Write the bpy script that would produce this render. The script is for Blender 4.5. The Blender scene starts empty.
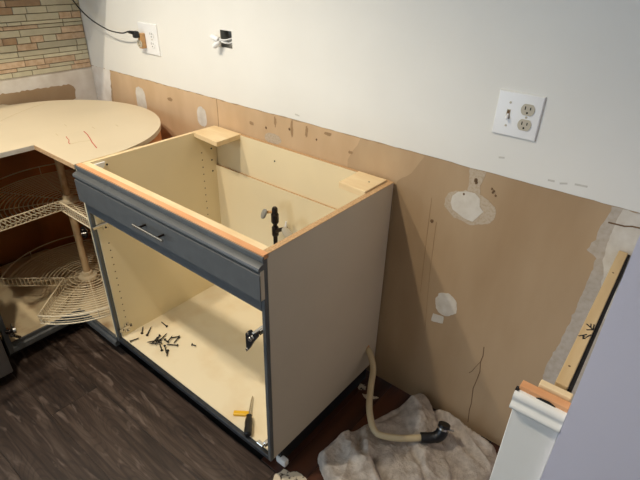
import bpy, bmesh, math, random
from mathutils import Vector, Matrix, noise
random.seed(7)
PI = math.pi
scene = bpy.context.scene
C = scene.collection

# ---------------------------------------------------------------- camera
cam_d = bpy.data.cameras.new('camera')
cam = bpy.data.objects.new('camera', cam_d); C.objects.link(cam)
CR = Vector((0.77805309, 0.62768939, 0.02528674))
CU = Vector((-0.33310138, 0.37809916, 0.86376183))
CF = Vector((-0.53261325, 0.68047561, -0.50326542))
m = Matrix((CR, CU, -CF)).transposed().to_4x4()
m.translation = Vector((1.608, -1.3155, 1.5103))
cam.matrix_world = m
cam_d.sensor_width = 36.0
cam_d.lens = 490.3 * 36 / 640
cam_d.clip_start = 0.02
scene.camera = cam

# ---------------------------------------------------------------- world, lamps, exposure
world = bpy.data.worlds.new('world'); scene.world = world
world.use_nodes = True
bg = world.node_tree.nodes['Background']
bg.inputs['Color'].default_value = (0.66, 0.82, 1.0, 1)
bg.inputs['Strength'].default_value = 3.5
CEIL = 2.44
LAMPS = [((-0.20, -1.28), 70.0), ((0.32, -1.22), 70.0)]
def add_lamp(x, y, power):
    ld = bpy.data.lights.new('ceiling_lamp_light', 'SPOT')
    ld.shadow_soft_size = 0.035; ld.energy = power
    ld.spot_size = math.radians(126); ld.spot_blend = 0.5
    ld.color = (1.0, 0.885, 0.72)
    lo = bpy.data.objects.new('ceiling_lamp_light', ld); C.objects.link(lo)
    lo.location = (x, y, CEIL - 0.022)
    return lo
lamp_lights = [add_lamp(x, y, e) for (x, y), e in LAMPS]
# cool daylight comes through an opening added to the unseen far wall: guide the sampling to it
pd = bpy.data.lights.new('added_opening_portal', 'AREA'); pd.shape = 'RECTANGLE'; pd.size = 1.3; pd.size_y = 2.1
pd.cycles.is_portal = True
po = bpy.data.objects.new('added_opening_portal', pd); C.objects.link(po)
po.location = (-0.25, -2.92, 1.05); po.rotation_euler = (math.radians(90), 0, 0)
vs = scene.view_settings
vs.view_transform = 'Standard'; vs.look = 'None'
vs.exposure = 0.0; vs.gamma = 1.0; vs.use_curve_mapping = False

# ---------------------------------------------------------------- helpers
def s2l(c):
    return tuple(((v/255)/12.92 if v/255 <= 0.04045 else ((v/255+0.055)/1.055)**2.4) for v in c)

def mat(name, rgb, rough=0.6, var=0.0, scale=8.0, bump=0.0, bscale=60.0, stretch=(1,1,1), metal=0.0,
        rgb2=None, rnd=0.0, detail=5.0, lo=0.35, hi=0.68, spec=0.5):
    """noise-mixed principled material in object space; rgb2 is the second tone, rnd an object-random brightness spread"""
    M = bpy.data.materials.new(name); M.use_nodes = True
    nt = M.node_tree; N = nt.nodes; L = nt.links
    b = N['Principled BSDF']
    b.inputs['Roughness'].default_value = rough
    b.inputs['Metallic'].default_value = metal
    b.inputs['Specular IOR Level'].default_value = spec
    c1 = s2l(rgb); c2 = s2l(rgb2) if rgb2 else tuple(max(0, v*(1-var)) for v in c1)
    tc = N.new('ShaderNodeTexCoord'); mp = N.new('ShaderNodeMapping')
    mp.inputs['Scale'].default_value = stretch
    L.new(tc.outputs['Object'], mp.inputs['Vector'])
    out = None
    if var or rgb2:
        nz = N.new('ShaderNodeTexNoise'); nz.inputs['Scale'].default_value = scale; nz.inputs['Detail'].default_value = detail
        L.new(mp.outputs['Vector'], nz.inputs['Vector'])
        cr = N.new('ShaderNodeValToRGB')
        cr.color_ramp.elements[0].position = lo; cr.color_ramp.elements[1].position = hi
        cr.color_ramp.elements[0].color = (*c1, 1); cr.color_ramp.elements[1].color = (*c2, 1)
        L.new(nz.outputs['Fac'], cr.inputs['Fac']); out = cr.outputs['Color']
    if rnd:
        oi = N.new('ShaderNodeObjectInfo'); mr = N.new('ShaderNodeMapRange')
        mr.inputs['To Min'].default_value = 1-rnd; mr.inputs['To Max'].default_value = 1+rnd
        L.new(oi.outputs['Random'], mr.inputs['Value'])
        mx = N.new('ShaderNodeVectorMath'); mx.operation = 'SCALE'
        if out: L.new(out, mx.inputs[0])
        else: mx.inputs[0].default_value = c1
        L.new(mr.outputs['Result'], mx.inputs['Scale']); out = mx.outputs['Vector']
        # shift the grain from piece to piece
        ad = N.new('ShaderNodeVectorMath'); ad.operation = 'MULTIPLY_ADD'
        ad.inputs[1].default_value = (1, 1, 1)
        cb = N.new('ShaderNodeCombineXYZ'); mm = N.new('ShaderNodeMath'); mm.operation = 'MULTIPLY'; mm.inputs[1].default_value = 37.0
        L.new(oi.outputs['Random'], mm.inputs[0])
        for k in 'XYZ': L.new(mm.outputs[0], cb.inputs[k])
        L.new(tc.outputs['Object'], ad.inputs[0]); L.new(cb.outputs[0], ad.inputs[2])
        L.new(ad.outputs[0], mp.inputs['Vector'])
    if out: L.new(out, b.inputs['Base Color'])
    else: b.inputs['Base Color'].default_value = (*c1, 1)
    if bump:
        n2 = N.new('ShaderNodeTexNoise'); n2.inputs['Scale'].default_value = bscale; n2.inputs['Detail'].default_value = 4
        L.new(mp.outputs['Vector'], n2.inputs['Vector'])
        bp = N.new('ShaderNodeBump'); bp.inputs['Strength'].default_value = bump; bp.inputs['Distance'].default_value = 0.004
        L.new(n2.outputs['Fac'], bp.inputs['Height']); L.new(bp.outputs['Normal'], b.inputs['Normal'])
    return M

M = {}
M['white_paint'] = mat('white_wall_paint', (232,230,222), 0.55, 0.05, 3.0, 0.06, 120)
M['drywall'] = mat('bare_drywall_paper', (178,152,119), 0.75, 0, 5.0, 0.10, 40, (1,1,0.25), rgb2=(162,134,100))
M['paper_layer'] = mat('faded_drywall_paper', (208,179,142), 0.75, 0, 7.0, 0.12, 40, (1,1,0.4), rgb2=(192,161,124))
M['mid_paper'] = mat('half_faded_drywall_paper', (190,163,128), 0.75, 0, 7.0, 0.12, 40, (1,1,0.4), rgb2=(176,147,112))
M['plaster'] = mat('joint_compound', (216,210,198), 0.85, 0, 30.0, 0.2, 90, rgb2=(202,193,178))
M['thin_plaster'] = mat('thin_joint_compound', (190,174,152), 0.85, 0, 150.0, 0.12, 160, rgb2=(178,159,134), lo=0.42, hi=0.66)
M['skim'] = mat('grey_skim_coat', (190,180,166), 0.85, 0, 60.0, 0.15, 120, rgb2=(176,163,146))
M['dirty_plaster'] = mat('old_plaster', (238,233,224), 0.8, 0, 11.0, 0.2, 60, rgb2=(216,207,194))
M['lavender'] = mat('lavender_wall_paint', (213,210,224), 0.5, 0.03, 3.0, 0.08, 300)
M['ceiling'] = mat('ceiling_paint', (235,233,228), 0.8, 0.03, 2.0)
M['grout'] = mat('tile_grout', (128,112,90), 0.9, 0.2, 40.0, 0.3, 200)
M['tile_glass'] = mat('sage_glass_tile', (206,199,172), 0.22, 0.10, 30.0, rnd=0.10)
M['tile_stone'] = mat('tan_stone_tile', (194,164,132), 0.55, 0, 45.0, 0.3, 120, rgb2=(214,190,162), rnd=0.12)
M['tile_brown'] = mat('brown_stone_tile', (164,134,104), 0.5, 0, 45.0, 0.3, 120, rgb2=(176,148,116), rnd=0.12)
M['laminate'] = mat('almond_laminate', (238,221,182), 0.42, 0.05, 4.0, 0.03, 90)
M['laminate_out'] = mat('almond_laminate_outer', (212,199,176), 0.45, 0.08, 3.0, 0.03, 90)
M['laminate_floor'] = mat('worn_almond_laminate', (236,222,190), 0.42, 0, 7.0, 0.03, 90, rgb2=(226,206,168), lo=0.5, hi=0.75)
M['rust_shade_floor'] = mat('rust_and_shade_laminate', (224,204,164), 0.5, 0, 7.0, 0.05, 60, rgb2=(166,124,80), lo=0.56, hi=0.80)  # brown mottle: rust, plus the wire shelf's shade put into the colour
M['blue'] = mat('slate_blue_paint', (89,91,91), 0.42, 0.12, 30.0, 0.08, 90)
M['raw_orange'] = mat('raw_orange_wood', (214,152,102), 0.7, 0, 30.0, 0.2, 90, (0.2,1,1), rgb2=(226,172,124))
M['ply'] = mat('pale_plywood', (236,214,172), 0.65, 0, 24.0, 0.1, 80, (0.25,1,1), rgb2=(224,194,146))
M['pine'] = mat('pine_board', (214,190,146), 0.6, 0, 22.0, 0.1, 80, (1,0.12,1), rgb2=(196,166,118))
M['chip'] = mat('particle_board_edge', (208,172,126), 0.8, 0, 220.0, 0.4, 260, rgb2=(176,134,92))
M['susan_top'] = mat('almond_laminate_top', (218,202,172), 0.45, 0.05, 5.0, 0.03, 90)
M['hardboard'] = mat('brown_hardboard', (206,130,68), 0.6, 0.25, 6.0, 0.05, 60)
M['wire'] = mat('cream_coated_wire', (238,222,188), 0.4, 0.1, 40.0)
M['pole'] = mat('cream_pole', (222,196,154), 0.45, 0, 22.0, 0, 60, (1,1,0.4), rgb2=(170,132,90), lo=0.55, hi=0.72)
M['chrome'] = mat('brushed_steel', (200,196,188), 0.25, 0.1, 90.0, metal=1.0)
M['dark_metal'] = mat('dark_bronze_metal', (44,36,32), 0.35, 0.3, 60.0, metal=0.6)
M['black'] = mat('black_rubber', (16,16,18), 0.4, 0.2, 40.0)
M['blackcord'] = mat('black_cord', (20,19,19), 0.5, 0.2, 40.0)
M['void'] = mat('dark_recess', (22,19,17), 0.9, 0.3, 20.0)
M['toe'] = mat('black_toe_kick', (24,24,25), 0.7, 0.3, 20.0)
M['plastic'] = mat('white_plastic', (236,236,234), 0.3, 0.03, 10.0)
M['ivory'] = mat('ivory_plastic', (188,178,156), 0.35, 0.05, 10.0)
M['tanplug'] = mat('tan_plastic', (204,158,104), 0.4, 0.2, 80.0)
M['box_grey'] = mat('junction_box_grey', (150,150,146), 0.5, 0.2, 30.0, metal=0.1)
M['hose'] = mat('beige_vinyl_hose', (206,186,146), 0.4, 0.10, 12.0)
M['towel'] = mat('grey_beige_terry', (210,198,184), 0.95, 0, 38.0, 1.0, 330, rgb2=(178,165,151), lo=0.38, hi=0.66, spec=0.1, detail=9.0)
M['yellow'] = mat('yellow_plastic', (236,182,28), 0.35, 0.1, 30.0)
M['red'] = mat('red_pencil', (196,66,50), 0.8, 0.2, 90.0)
M['pencil'] = mat('grey_pencil', (204,186,146), 0.8, 0.1, 90.0)
M['ink'] = mat('black_ink', (18,16,16), 0.7, 0.2, 90.0)
M['wall_smudge'] = mat('wall_smudge', (206,202,192), 0.8, 0.1, 90.0)
M['scuff'] = mat('scuffed_paper', (160,130,95), 0.9, 0.12, 60.0)
M['crack'] = mat('dark_crack', (120,93,66), 0.9, 0.3, 60.0)
M['white_cab'] = mat('white_cabinet_paint', (238,236,230), 0.4, 0, 7.0, 0.05, 60, rgb2=(226,224,218), lo=0.5, hi=0.8)
M['subfloor'] = mat('red_brown_boards', (92,50,28), 0.45, 0, 14.0, 0.2, 60, (1,0.10,1), rgb2=(48,26,16), rnd=0.2)
M['scrap'] = mat('torn_vinyl_scrap', (222,206,178), 0.7, 0, 60.0, 0.2, 80, rgb2=(80,66,52), lo=0.55, hi=0.62)
M['screw'] = mat('black_screw', (26,24,23), 0.4, 0.2, 90.0, metal=0.4)
M['dark_blue'] = mat('worn_dark_blue_edge', (44,49,55), 0.5, 0, 40.0, 0.1, 90, rgb2=(30,31,33))
M['range'] = mat('dark_stainless', (104,98,94), 0.35, 0.1, 40.0, metal=0.4)
M['white_trim'] = mat('white_lamp_trim', (240,240,236), 0.4, 0.03, 20.0)

def floor_mat():
    Mf = bpy.data.materials.new('dark_laminate_plank'); Mf.use_nodes = True
    nt = Mf.node_tree; N = nt.nodes; L = nt.links; b = N['Principled BSDF']
    tc = N.new('ShaderNodeTexCoord'); oi = N.new('ShaderNodeObjectInfo')
    mm = N.new('ShaderNodeMath'); mm.operation = 'MULTIPLY'; mm.inputs[1].default_value = 53.0
    L.new(oi.outputs['Random'], mm.inputs[0])
    cb = N.new('ShaderNodeCombineXYZ')
    for k in 'XYZ': L.new(mm.outputs[0], cb.inputs[k])
    ad = N.new('ShaderNodeVectorMath'); ad.operation = 'ADD'
    L.new(tc.outputs['Object'], ad.inputs[0]); L.new(cb.outputs[0], ad.inputs[1])
    def nz(st, sc, det=6, dist=0.0):
        mp = N.new('ShaderNodeMapping'); mp.inputs['Scale'].default_value = st; L.new(ad.outputs[0], mp.inputs['Vector'])
        n = N.new('ShaderNodeTexNoise'); n.inputs['Scale'].default_value = sc; n.inputs['Detail'].default_value = det
        n.inputs['Distortion'].default_value = dist
        L.new(mp.outputs['Vector'], n.inputs['Vector']); return n.outputs['Fac']
    def ramp(src, stops):
        r = N.new('ShaderNodeValToRGB'); e = r.color_ramp.elements
        e[0].position, e[0].color = stops[0][0], (*s2l(stops[0][1]), 1)
        e[1].position, e[1].color = stops[-1][0], (*s2l(stops[-1][1]), 1)
        for ps, cl in stops[1:-1]:
            x = e.new(ps); x.color = (*s2l(cl), 1)
        L.new(src, r.inputs['Fac']); return r.outputs['Color']
    def mixc(f, a, c, mode='MIX'):
        x = N.new('ShaderNodeMix'); x.data_type = 'RGBA'; x.blend_type = mode
        if isinstance(f, float): x.inputs['Factor'].default_value = f
        else: L.new(f, x.inputs['Factor'])
        L.new(a, x.inputs['A']); L.new(c, x.inputs['B']); return x.outputs['Result']
    grain = ramp(nz((1.0, 15, 1), 3.0, 8, 0.8), [(0.32, (50,37,29)), (0.5, (80,63,52)), (0.70, (108,92,80))])
    # cathedral rings
    mp = N.new('ShaderNodeMapping'); mp.inputs['Scale'].default_value = (1.6, 8.0, 1); L.new(ad.outputs[0], mp.inputs['Vector'])
    n0 = N.new('ShaderNodeTexNoise'); n0.inputs['Scale'].default_value = 1.1; n0.inputs['Detail'].default_value = 1
    L.new(mp.outputs['Vector'], n0.inputs['Vector'])
    fr = N.new('ShaderNodeMath'); fr.operation = 'MULTIPLY'; fr.inputs[1].default_value = 26.0; L.new(n0.outputs['Fac'], fr.inputs[0])
    fx = N.new('ShaderNodeMath'); fx.operation = 'PINGPONG'; fx.inputs[1].default_value = 0.5; L.new(fr.outputs[0], fx.inputs[0])
    rings = ramp(fx.outputs[0], [(0.02, (70,56,48)), (0.22, (124,118,113))])
    col = mixc(0.6, grain, rings, 'OVERLAY')
    # pale scraped streaks
    sc_ = N.new('ShaderNodeMapRange'); sc_.inputs['From Min'].default_value = 0.58; sc_.inputs['From Max'].default_value = 0.74
    sc_.inputs['To Max'].default_value = 0.55
    L.new(nz((3.0, 14, 1), 2.6, 9, 0.9), sc_.inputs['Value'])
    pale = N.new('ShaderNodeRGB'); pale.outputs[0].default_value = (*s2l((138,120,108)), 1)
    col = mixc(sc_.outputs['Result'], col, pale.outputs[0])
    mr = N.new('ShaderNodeMapRange'); mr.inputs['To Min'].default_value = 0.82; mr.inputs['To Max'].default_value = 1.2
    L.new(oi.outputs['Random'], mr.inputs['Value'])
    sv = N.new('ShaderNodeVectorMath'); sv.operation = 'SCALE'; L.new(col, sv.inputs[0]); L.new(mr.outputs['Result'], sv.inputs['Scale'])
    L.new(sv.outputs['Vector'], b.inputs['Base Color'])
    b.inputs['Roughness'].default_value = 0.5
    bp = N.new('ShaderNodeBump'); bp.inputs['Strength'].default_value = 0.25; bp.inputs['Distance'].default_value = 0.003
    L.new(nz((1.2, 22, 1), 4.0, 6, 0.5), bp.inputs['Height']); L.new(bp.outputs['Normal'], b.inputs['Normal'])
    return Mf
M['plank'] = floor_mat()

def box(bm, x0, x1, y0, y1, z0, z1):
    v = [bm.verts.new((x, y, z)) for z in (z0, z1) for y in (y0, y1) for x in (x0, x1)]
    for f in ((0,2,3,1), (4,5,7,6), (0,1,5,4), (2,6,7,3), (0,4,6,2), (1,3,7,5)):
        bm.faces.new([v[i] for i in f])
    return v

def bev(bm, w, seg=2):
    bmesh.ops.bevel(bm, geom=list(bm.edges), offset=w, segments=seg, affect='EDGES', profile=0.5)

def bbox(x0, x1, y0, y1, z0, z1, b=0.0, seg=2):
    bm = bmesh.new(); box(bm, x0, x1, y0, y1, z0, z1)
    if b: bev(bm, b, seg)
    return bm

def prism(bm, pts, axis, a, b):
    """extrude a closed outline; axis 0/1/2 is the extrusion axis, pts are the two other coordinates in xyz order"""
    def P(q, t):
        c = list(q); c.insert(axis, t); return c
    va = [bm.verts.new(P(q, a)) for q in pts]; vb = [bm.verts.new(P(q, b)) for q in pts]
    n = len(pts)
    bm.faces.new(va); bm.faces.new(vb[::-1])
    for i in range(n): bm.faces.new((va[i], vb[i], vb[(i+1) % n], va[(i+1) % n]))
    bmesh.ops.recalc_face_normals(bm, faces=bm.faces)

def frames(pts):
    pts = [Vector(p) for p in pts]; out = []
    t0 = (pts[1]-pts[0]).normalized()
    up = Vector((0,0,1)) if abs(t0.z) < 0.9 else Vector((1,0,0))
    n = (up - t0*up.dot(t0)).normalized()
    for i, p in enumerate(pts):
        t = (pts[min(i+1, len(pts)-1)] - pts[max(i-1, 0)]).normalized()
        n = (n - t*n.dot(t)).normalized()
        out.append((p, t, n, t.cross(n)))
    return out

def tube(bm, pts, r, seg=8, cap=True, closed=False):
    rings = []
    rr = r if isinstance(r, (list, tuple)) else [r]*len(pts)
    for (p, t, n, b), q in zip(frames(pts), rr):
        rings.append([bm.verts.new(p + (n*math.cos(2*PI*k/seg) + b*math.sin(2*PI*k/seg))*q) for k in range(seg)])
    m = len(rings)
    for i in range(m if closed else m-1):
        A, B = rings[i], rings[(i+1) % m]
        for k in range(seg): bm.faces.new((A[k], A[(k+1) % seg], B[(k+1) % seg], B[k]))
    if cap and not closed:
        bm.faces.new(rings[0][::-1]); bm.faces.new(rings[-1])

def spline(pts, n=8):
    pts = [Vector(p) for p in pts]; P = [2*pts[0]-pts[1]] + pts + [2*pts[-1]-pts[-2]]; out = []
    for i in range(1, len(P)-2):
        for k in range(n):
            t = k/n; a, b, c, d = P[i-1:i+3]
            out.append(0.5*((2*b) + (c-a)*t + (2*a-5*b+4*c-d)*t*t + (3*b-a-3*c+d)*t**3))
    out.append(pts[-1]); return out

def lathe(bm, prof, origin, axis=(0,0,1), seg=20):
    ax = Vector(axis).normalized(); q = Vector((0,0,1)).rotation_difference(ax); o = Vector(origin); rings = []
    for r, h in prof:
        rings.append([bm.verts.new(o + q @ Vector((r*math.cos(2*PI*k/seg), r*math.sin(2*PI*k/seg), h))) for k in range(seg)])
    for A, B in zip(rings, rings[1:]):
        for k in range(seg): bm.faces.new((A[k], A[(k+1) % seg], B[(k+1) % seg], B[k]))
    bm.faces.new(rings[0][::-1]); bm.faces.new(rings[-1])

def obj(name, bm, material, parent=None, smooth=False, sharp=40):
    me = bpy.data.meshes.new(name)
    bmesh.ops.recalc_face_normals(bm, faces=bm.faces)
    bm.to_mesh(me); bm.free()
    me.materials.append(M[material])
    if smooth:
        for p in me.polygons: p.use_smooth = True
        try: me.set_sharp_from_angle(angle=math.radians(sharp))
        except Exception: pass
    o = bpy.data.objects.new(name, me); C.objects.link(o)
    if parent:
        o.parent = parent
        o.matrix_parent_inverse = Matrix.Translation(-root_loc(parent))
    return o

def root_loc(p):
    # parts sit in world coordinates, so only a top-level thing's own offset has to be undone
    return p.location.copy() if p.parent is None else Vector((0, 0, 0))
def thing(name, label, cat, loc=(0,0,0), group=None):
    o = bpy.data.objects.new(name, None); C.objects.link(o); o.empty_display_size = 0.1
    o.location = loc; o['label'] = label; o['category'] = cat
    if group: o['group'] = group
    return o
def tag(o, label, cat, group=None):
    o['label'] = label; o['category'] = cat
    if group: o['group'] = group
    return o
def struct(o, label=None, cat=None):
    o['kind'] = 'structure'
    if label: o['label'] = label
    if cat: o['category'] = cat
    return o
def recentre(o):
    """move a one-mesh thing's origin to the middle of its base"""
    vs_ = [v.co for v in o.data.vertices]
    c = Vector(((min(v.x for v in vs_)+max(v.x for v in vs_))/2, (min(v.y for v in vs_)+max(v.y for v in vs_))/2, min(v.z for v in vs_)))
    o.data.transform(Matrix.Translation(-c)); o.location = c
    return o

def blob_outline(cx, cz, rx, rz, n=40, rough=0.08, seed=0, power=2.0):
    out = []
    for k in range(n):
        a = 2*PI*k/n
        q = 1 + rough*noise.noise((3*math.cos(a)+seed, 3*math.sin(a), seed*1.7)) + 0.5*rough*noise.noise((9*math.cos(a), 9*math.sin(a)+seed, 2.0))
        c, s = math.cos(a), math.sin(a)
        c = math.copysign(abs(c)**(2/power), c); s = math.copysign(abs(s)**(2/power), s)
        out.append((cx + rx*q*c, cz + rz*q*s))
    return out
def ragged(pts, step=0.012, amp=0.004, seed=0):
    out = []
    for i, a in enumerate(pts):
        b = pts[(i+1) % len(pts)]
        a = Vector(a); b = Vector(b); d = (b-a).length; n = max(1, int(d/step)); nr = Vector((-(b-a).y, (b-a).x)).normalized()
        for k in range(n):
            p = a.lerp(b, k/n)
            out.append(tuple(p + nr*amp*noise.noise((p.x*60+seed, p.y*60, seed))*2))
    return out

# ================================================================ THE SETTING
XL, XR, YF, XE = -0.947, 1.59, -0.63, 3.0     # left wall, lavender jog, its front, room's right end
YEND = -2.9
# floor: subfloor slab, bare boards in the appliance gap, dark planks in front
floor = struct(obj('floor', bbox(XL-0.1, XE, YEND, 0.1, -0.06, -0.012), 'void'))
x = 0.80
while x < 1.585:
    w = 0.083
    o = obj('subfloor_board', bbox(x, min(x+w, 1.588), -0.578, 0.012, -0.0115, -0.001, 0.0008, 1), 'subfloor', floor); x += w + 0.0012
PW = 0.184; row = 0; y = -0.580
while y > YEND + PW:
    xs = XL; first = [0.62, 1.02, 0.28, 0.86, 0.44, 1.16, 0.7, 0.2][row % 8]
    ln = first
    while xs < XE:
        xe = min(xs+ln, XE)
        o = obj('plank', bbox(xs+0.0003, xe-0.0003, y-PW+0.0003, y-0.0003, -0.0115, 0.0, 0.0009, 1), 'plank', floor)
        xs = xe; ln = 1.2
    y -= PW; row += 1

HX0, HX1, HZ0, HZ1 = 0.074, 0.138, 1.196, 1.257
def wall_with_hole(y0, y1, z0, x1):
    bm = bmesh.new()
    box(bm, XL, HX0, y0, y1, z0, CEIL); box(bm, HX1, x1, y0, y1, z0, CEIL)
    if z0 < HZ0: box(bm, HX0, HX1, y0, y1, z0, HZ0)
    box(bm, HX0, HX1, y0, y1, HZ1, CEIL)
    return bm
wall_back = struct(obj('wall_back', wall_with_hole(0.0, 0.09, 0.010, XR), 'drywall'))
ZT = 0.991
# remaining paint layer, ragged lower edge
bm = bmesh.new()
edge = []
n = 130
for k in range(n+1):
    xx = XL + (XR-XL)*k/n
    edge.append((xx, ZT + 0.0022*noise.noise((xx*14, 0.3, 0)) + 0.0012*noise.noise((xx*60, 1.3, 0))))
prism(bm, edge + [(XR, 1.10), (XL, 1.10)], 1, -0.0022, 0.0)
for (a, b_, c, d) in ((XL, HX0, 1.10, CEIL), (HX1, XR, 1.10, CEIL), (HX0, HX1, 1.10, HZ0), (HX0, HX1, HZ1, CEIL)):
    box(bm, a, b_, -0.0022, 0.0, c, d)
obj('paint_layer', bm, 'white_paint', wall_back)
def patch(pts, mt='plaster', y=-0.0008, name='plaster_patch'):
    bm = bmesh.new(); prism(bm, pts, 1, y, 0.0005); return obj(name, bm, mt, wall_back)
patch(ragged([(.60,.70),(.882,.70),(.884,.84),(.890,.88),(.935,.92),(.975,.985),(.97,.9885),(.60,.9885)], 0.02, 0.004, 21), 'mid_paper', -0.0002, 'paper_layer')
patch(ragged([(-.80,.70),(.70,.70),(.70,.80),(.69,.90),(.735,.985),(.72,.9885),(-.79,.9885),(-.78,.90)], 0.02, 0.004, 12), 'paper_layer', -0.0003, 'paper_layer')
patch(blob_outline(1.142, 0.866, 0.080, 0.052, 48, 0.10, 3), 'thin_plaster', -0.0006)
patch([(1.092,.845),(1.082,.865),(1.084,.888),(1.098,.905),(1.125,.915),(1.150,.917),(1.168,.905),(1.172,.880),(1.186,.868),(1.168,.838),(1.160,.826),(1.132,.828)], 'plaster', -0.0014)
patch(ragged([(1.128,.918),(1.166,.918),(1.162,.945),(1.170,.988),(1.122,.988),(1.126,.955)], 0.006, 0.003, 5), 'thin_plaster', -0.0009)
patch(blob_outline(1.128, 0.497, 0.040, 0.046, 36, 0.12, 8), 'plaster', -0.001)
patch(ragged([(1.087,.405),(1.130,.415),(1.128,.442),(1.090,.438)], 0.008, 0.003, 2), 'plaster', -0.001)
patch(ragged([(1.496,.988),(1.489,.942),(1.486,.889),(1.474,.852),(1.502,.838),(1.502,.772),(1.497,.654),(1.488,.538),(1.476,.439),(1.480,.30),(1.49,.02),(1.588,.02),(1.588,.988)], 0.01, 0.0025, 4), 'skim', -0.0006)
patch(ragged([(1.520,.988),(1.514,.93),(1.516,.86),(1.530,.80),(1.545,.70),(1.588,.66),(1.588,.988)], 0.01, 0.003, 9), 'plaster', -0.0012)
patch(ragged([(-.947,.990),(-.775,.990),(-.785,.92),(-.805,.84),(-.80,.76),(-.947,.76)], 0.012, 0.006, 7), 'dirty_plaster', -0.0012)
patch(blob_outline(-0.533, 0.882, 0.040, 0.066, 36, 0.12, 14, 2.6), 'plaster', -0.001)
patch(blob_outline(-0.085, 0.895, 0.030, 0.042, 30, 0.12, 15, 2.6), 'plaster', -0.001)
patch(blob_outline(0.335, 0.895, 0.045, 0.020, 30, 0.2, 16), 'thin_plaster', -0.0008)
# small scuffs, screw holes and cracks in the old drywall
def stroke(pts, w, mt, normal_axis, lift, parent, name, t=0.0006):
    """flat drawn line on an axis-aligned surface; pts are the two other coordinates"""
    bm = bmesh.new(); P = [Vector(p) for p in pts]
    va = []; vb = []
    for i, p in enumerate(P):
        d = (P[min(i+1, len(P)-1)] - P[max(i-1, 0)]).normalized(); nr = Vector((-d.y, d.x))*w/2
        va.append(p+nr); vb.append(p-nr)
    prism(bm, [tuple(v) for v in va + vb[::-1]], normal_axis, lift, lift + t)
    return obj(name, bm, mt, parent)
stroke([(1.283,.398),(1.287,.36),(1.284,.332),(1.290,.29),(1.287,.249),(1.282,.205),(1.285,.172),(1.289,.13),(1.288,.1),(1.294,.038)], 0.0028, 'crack', 1, -0.0006, wall_back, 'crack')
stroke([(1.284,.332),(1.272,.300),(1.264,.275),(1.256,.262)], 0.0018, 'crack', 1, -0.0006, wall_back, 'crack')
stroke([(1.046,.784),(1.049,.70),(1.052,.603),(1.060,.48),(1.070,.352)], 0.0014, 'scuff', 1, -0.0006, wall_back, 'crack')
stroke([(1.018,.86),(1.022,.70),(1.03,.5)], 0.0012, 'scuff', 1, -0.0006, wall_back, 'crack')
stroke([(1.50,.945),(1.537,.947),(1.552,.952),(1.588,.955)], 0.004, 'crack', 1, -0.0016, wall_back, 'crack')
stroke([(0.02,.99),(0.022,.93),(0.02,.87)], 0.004, 'scuff', 1, -0.0006, wall_back, 'crack')
for px, pz, r in ((1.145,.957,.005),(1.148,.950,.004),(1.196,.945,.003),(1.203,.940,.003),(1.200,.935,.003),(1.210,.928,.003),(1.031,.782,.005),(1.118,.905,.003),(.30,.93,.004),(.55,.94,.003),(.42,.95,.004)):
    patch(blob_outline(px, pz, r, r*1.3, 10, 0.4, px*9), 'crack', -0.0018, 'screw_hole')
for px, pz, rx, rz in ((.432,.955,.007,.030),(.503,.960,.006,.022),(.348,.962,.006,.020),(.60,.972,.018,.006),(.22,.93,.012,.008),(.70,.93,.010,.005),(-.30,.93,.02,.008)):
    patch(blob_outline(px, pz, rx, rz, 22, 0.5, px*7+1), 'scuff', -0.0005, 'scuff')
for pts in ([(1.196,1.040),(1.212,1.043)], [(1.335,1.013),(1.352,1.014)], [(1.365,1.012),(1.383,1.017)], [(1.40,1.02),(1.43,1.022)], [(0.45,1.012),(0.47,1.01)]):
    stroke(pts, 0.005, 'wall_smudge', 1, -0.0029, wall_back, 'scuff')

wall_left = struct(obj('wall_left', bbox(XL-0.1, XL, YEND, 0.09, 0.0, CEIL), 'white_paint'))
TZ0, TZ1, TY0 = 0.982, 1.372, -0.93
obj('grout_bed', bbox(XL, XL+0.004, TY0, -0.004, TZ0, TZ1), 'grout', wall_left)
bm = bmesh.new(); prism(bm, ragged([(-.93,.845),(-.135,.835),(-.118,.842),(-.106,.885),(-.125,.914),(-.30,.918),(-.93,.925)], 0.012, 0.004, 3), 0, XL, XL+0.0012)
obj('bare_patch', bm, 'drywall', wall_left)
bm = bmesh.new(); prism(bm, ragged([(-.93,.70),(-.002,.70),(-.002,.985),(-.93,.985)], 0.012, 0.002, 6), 0, XL-0.001, XL+0.0008)
obj('plaster_band', bm, 'dirty_plaster', wall_left)
# mosaic tile strips
z = TZ0; rng = random.Random(11)
while z < TZ1 - 0.012:
    h = rng.choice([0.030, 0.028, 0.016, 0.024, 0.017, 0.030])
    if z + h > TZ1: h = TZ1 - z
    y = -0.005 - rng.uniform(0, 0.0)
    y -= 0; first = True
    while y > TY0:
        ln = rng.choice([0.06, 0.09, 0.12, 0.15, 0.19]) * (rng.uniform(0.4, 1) if first else 1); first = False
        y2 = max(y-ln, TY0)
        if y - y2 > 0.012:
            mt = rng.choices(['tile_glass', 'tile_stone', 'tile_brown'], [0.62, 0.27, 0.11])[0]
            obj('tile', bbox(XL+0.003, XL+0.0085+rng.uniform(-0.001, 0.0015), y2+0.0014, y-0.0014, z+0.0014, z+h-0.0014, 0.001, 1), mt, wall_left)
        y = y2
    z += h
wall_right = struct(obj('wall_right', bbox(XR, XE, YF, 0.09, 0.0, CEIL), 'lavender'))
ceiling = struct(obj('ceiling', bbox(XL-0.1, XE, YEND, 0.1, CEIL, CEIL+0.1), 'ceiling'))

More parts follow.
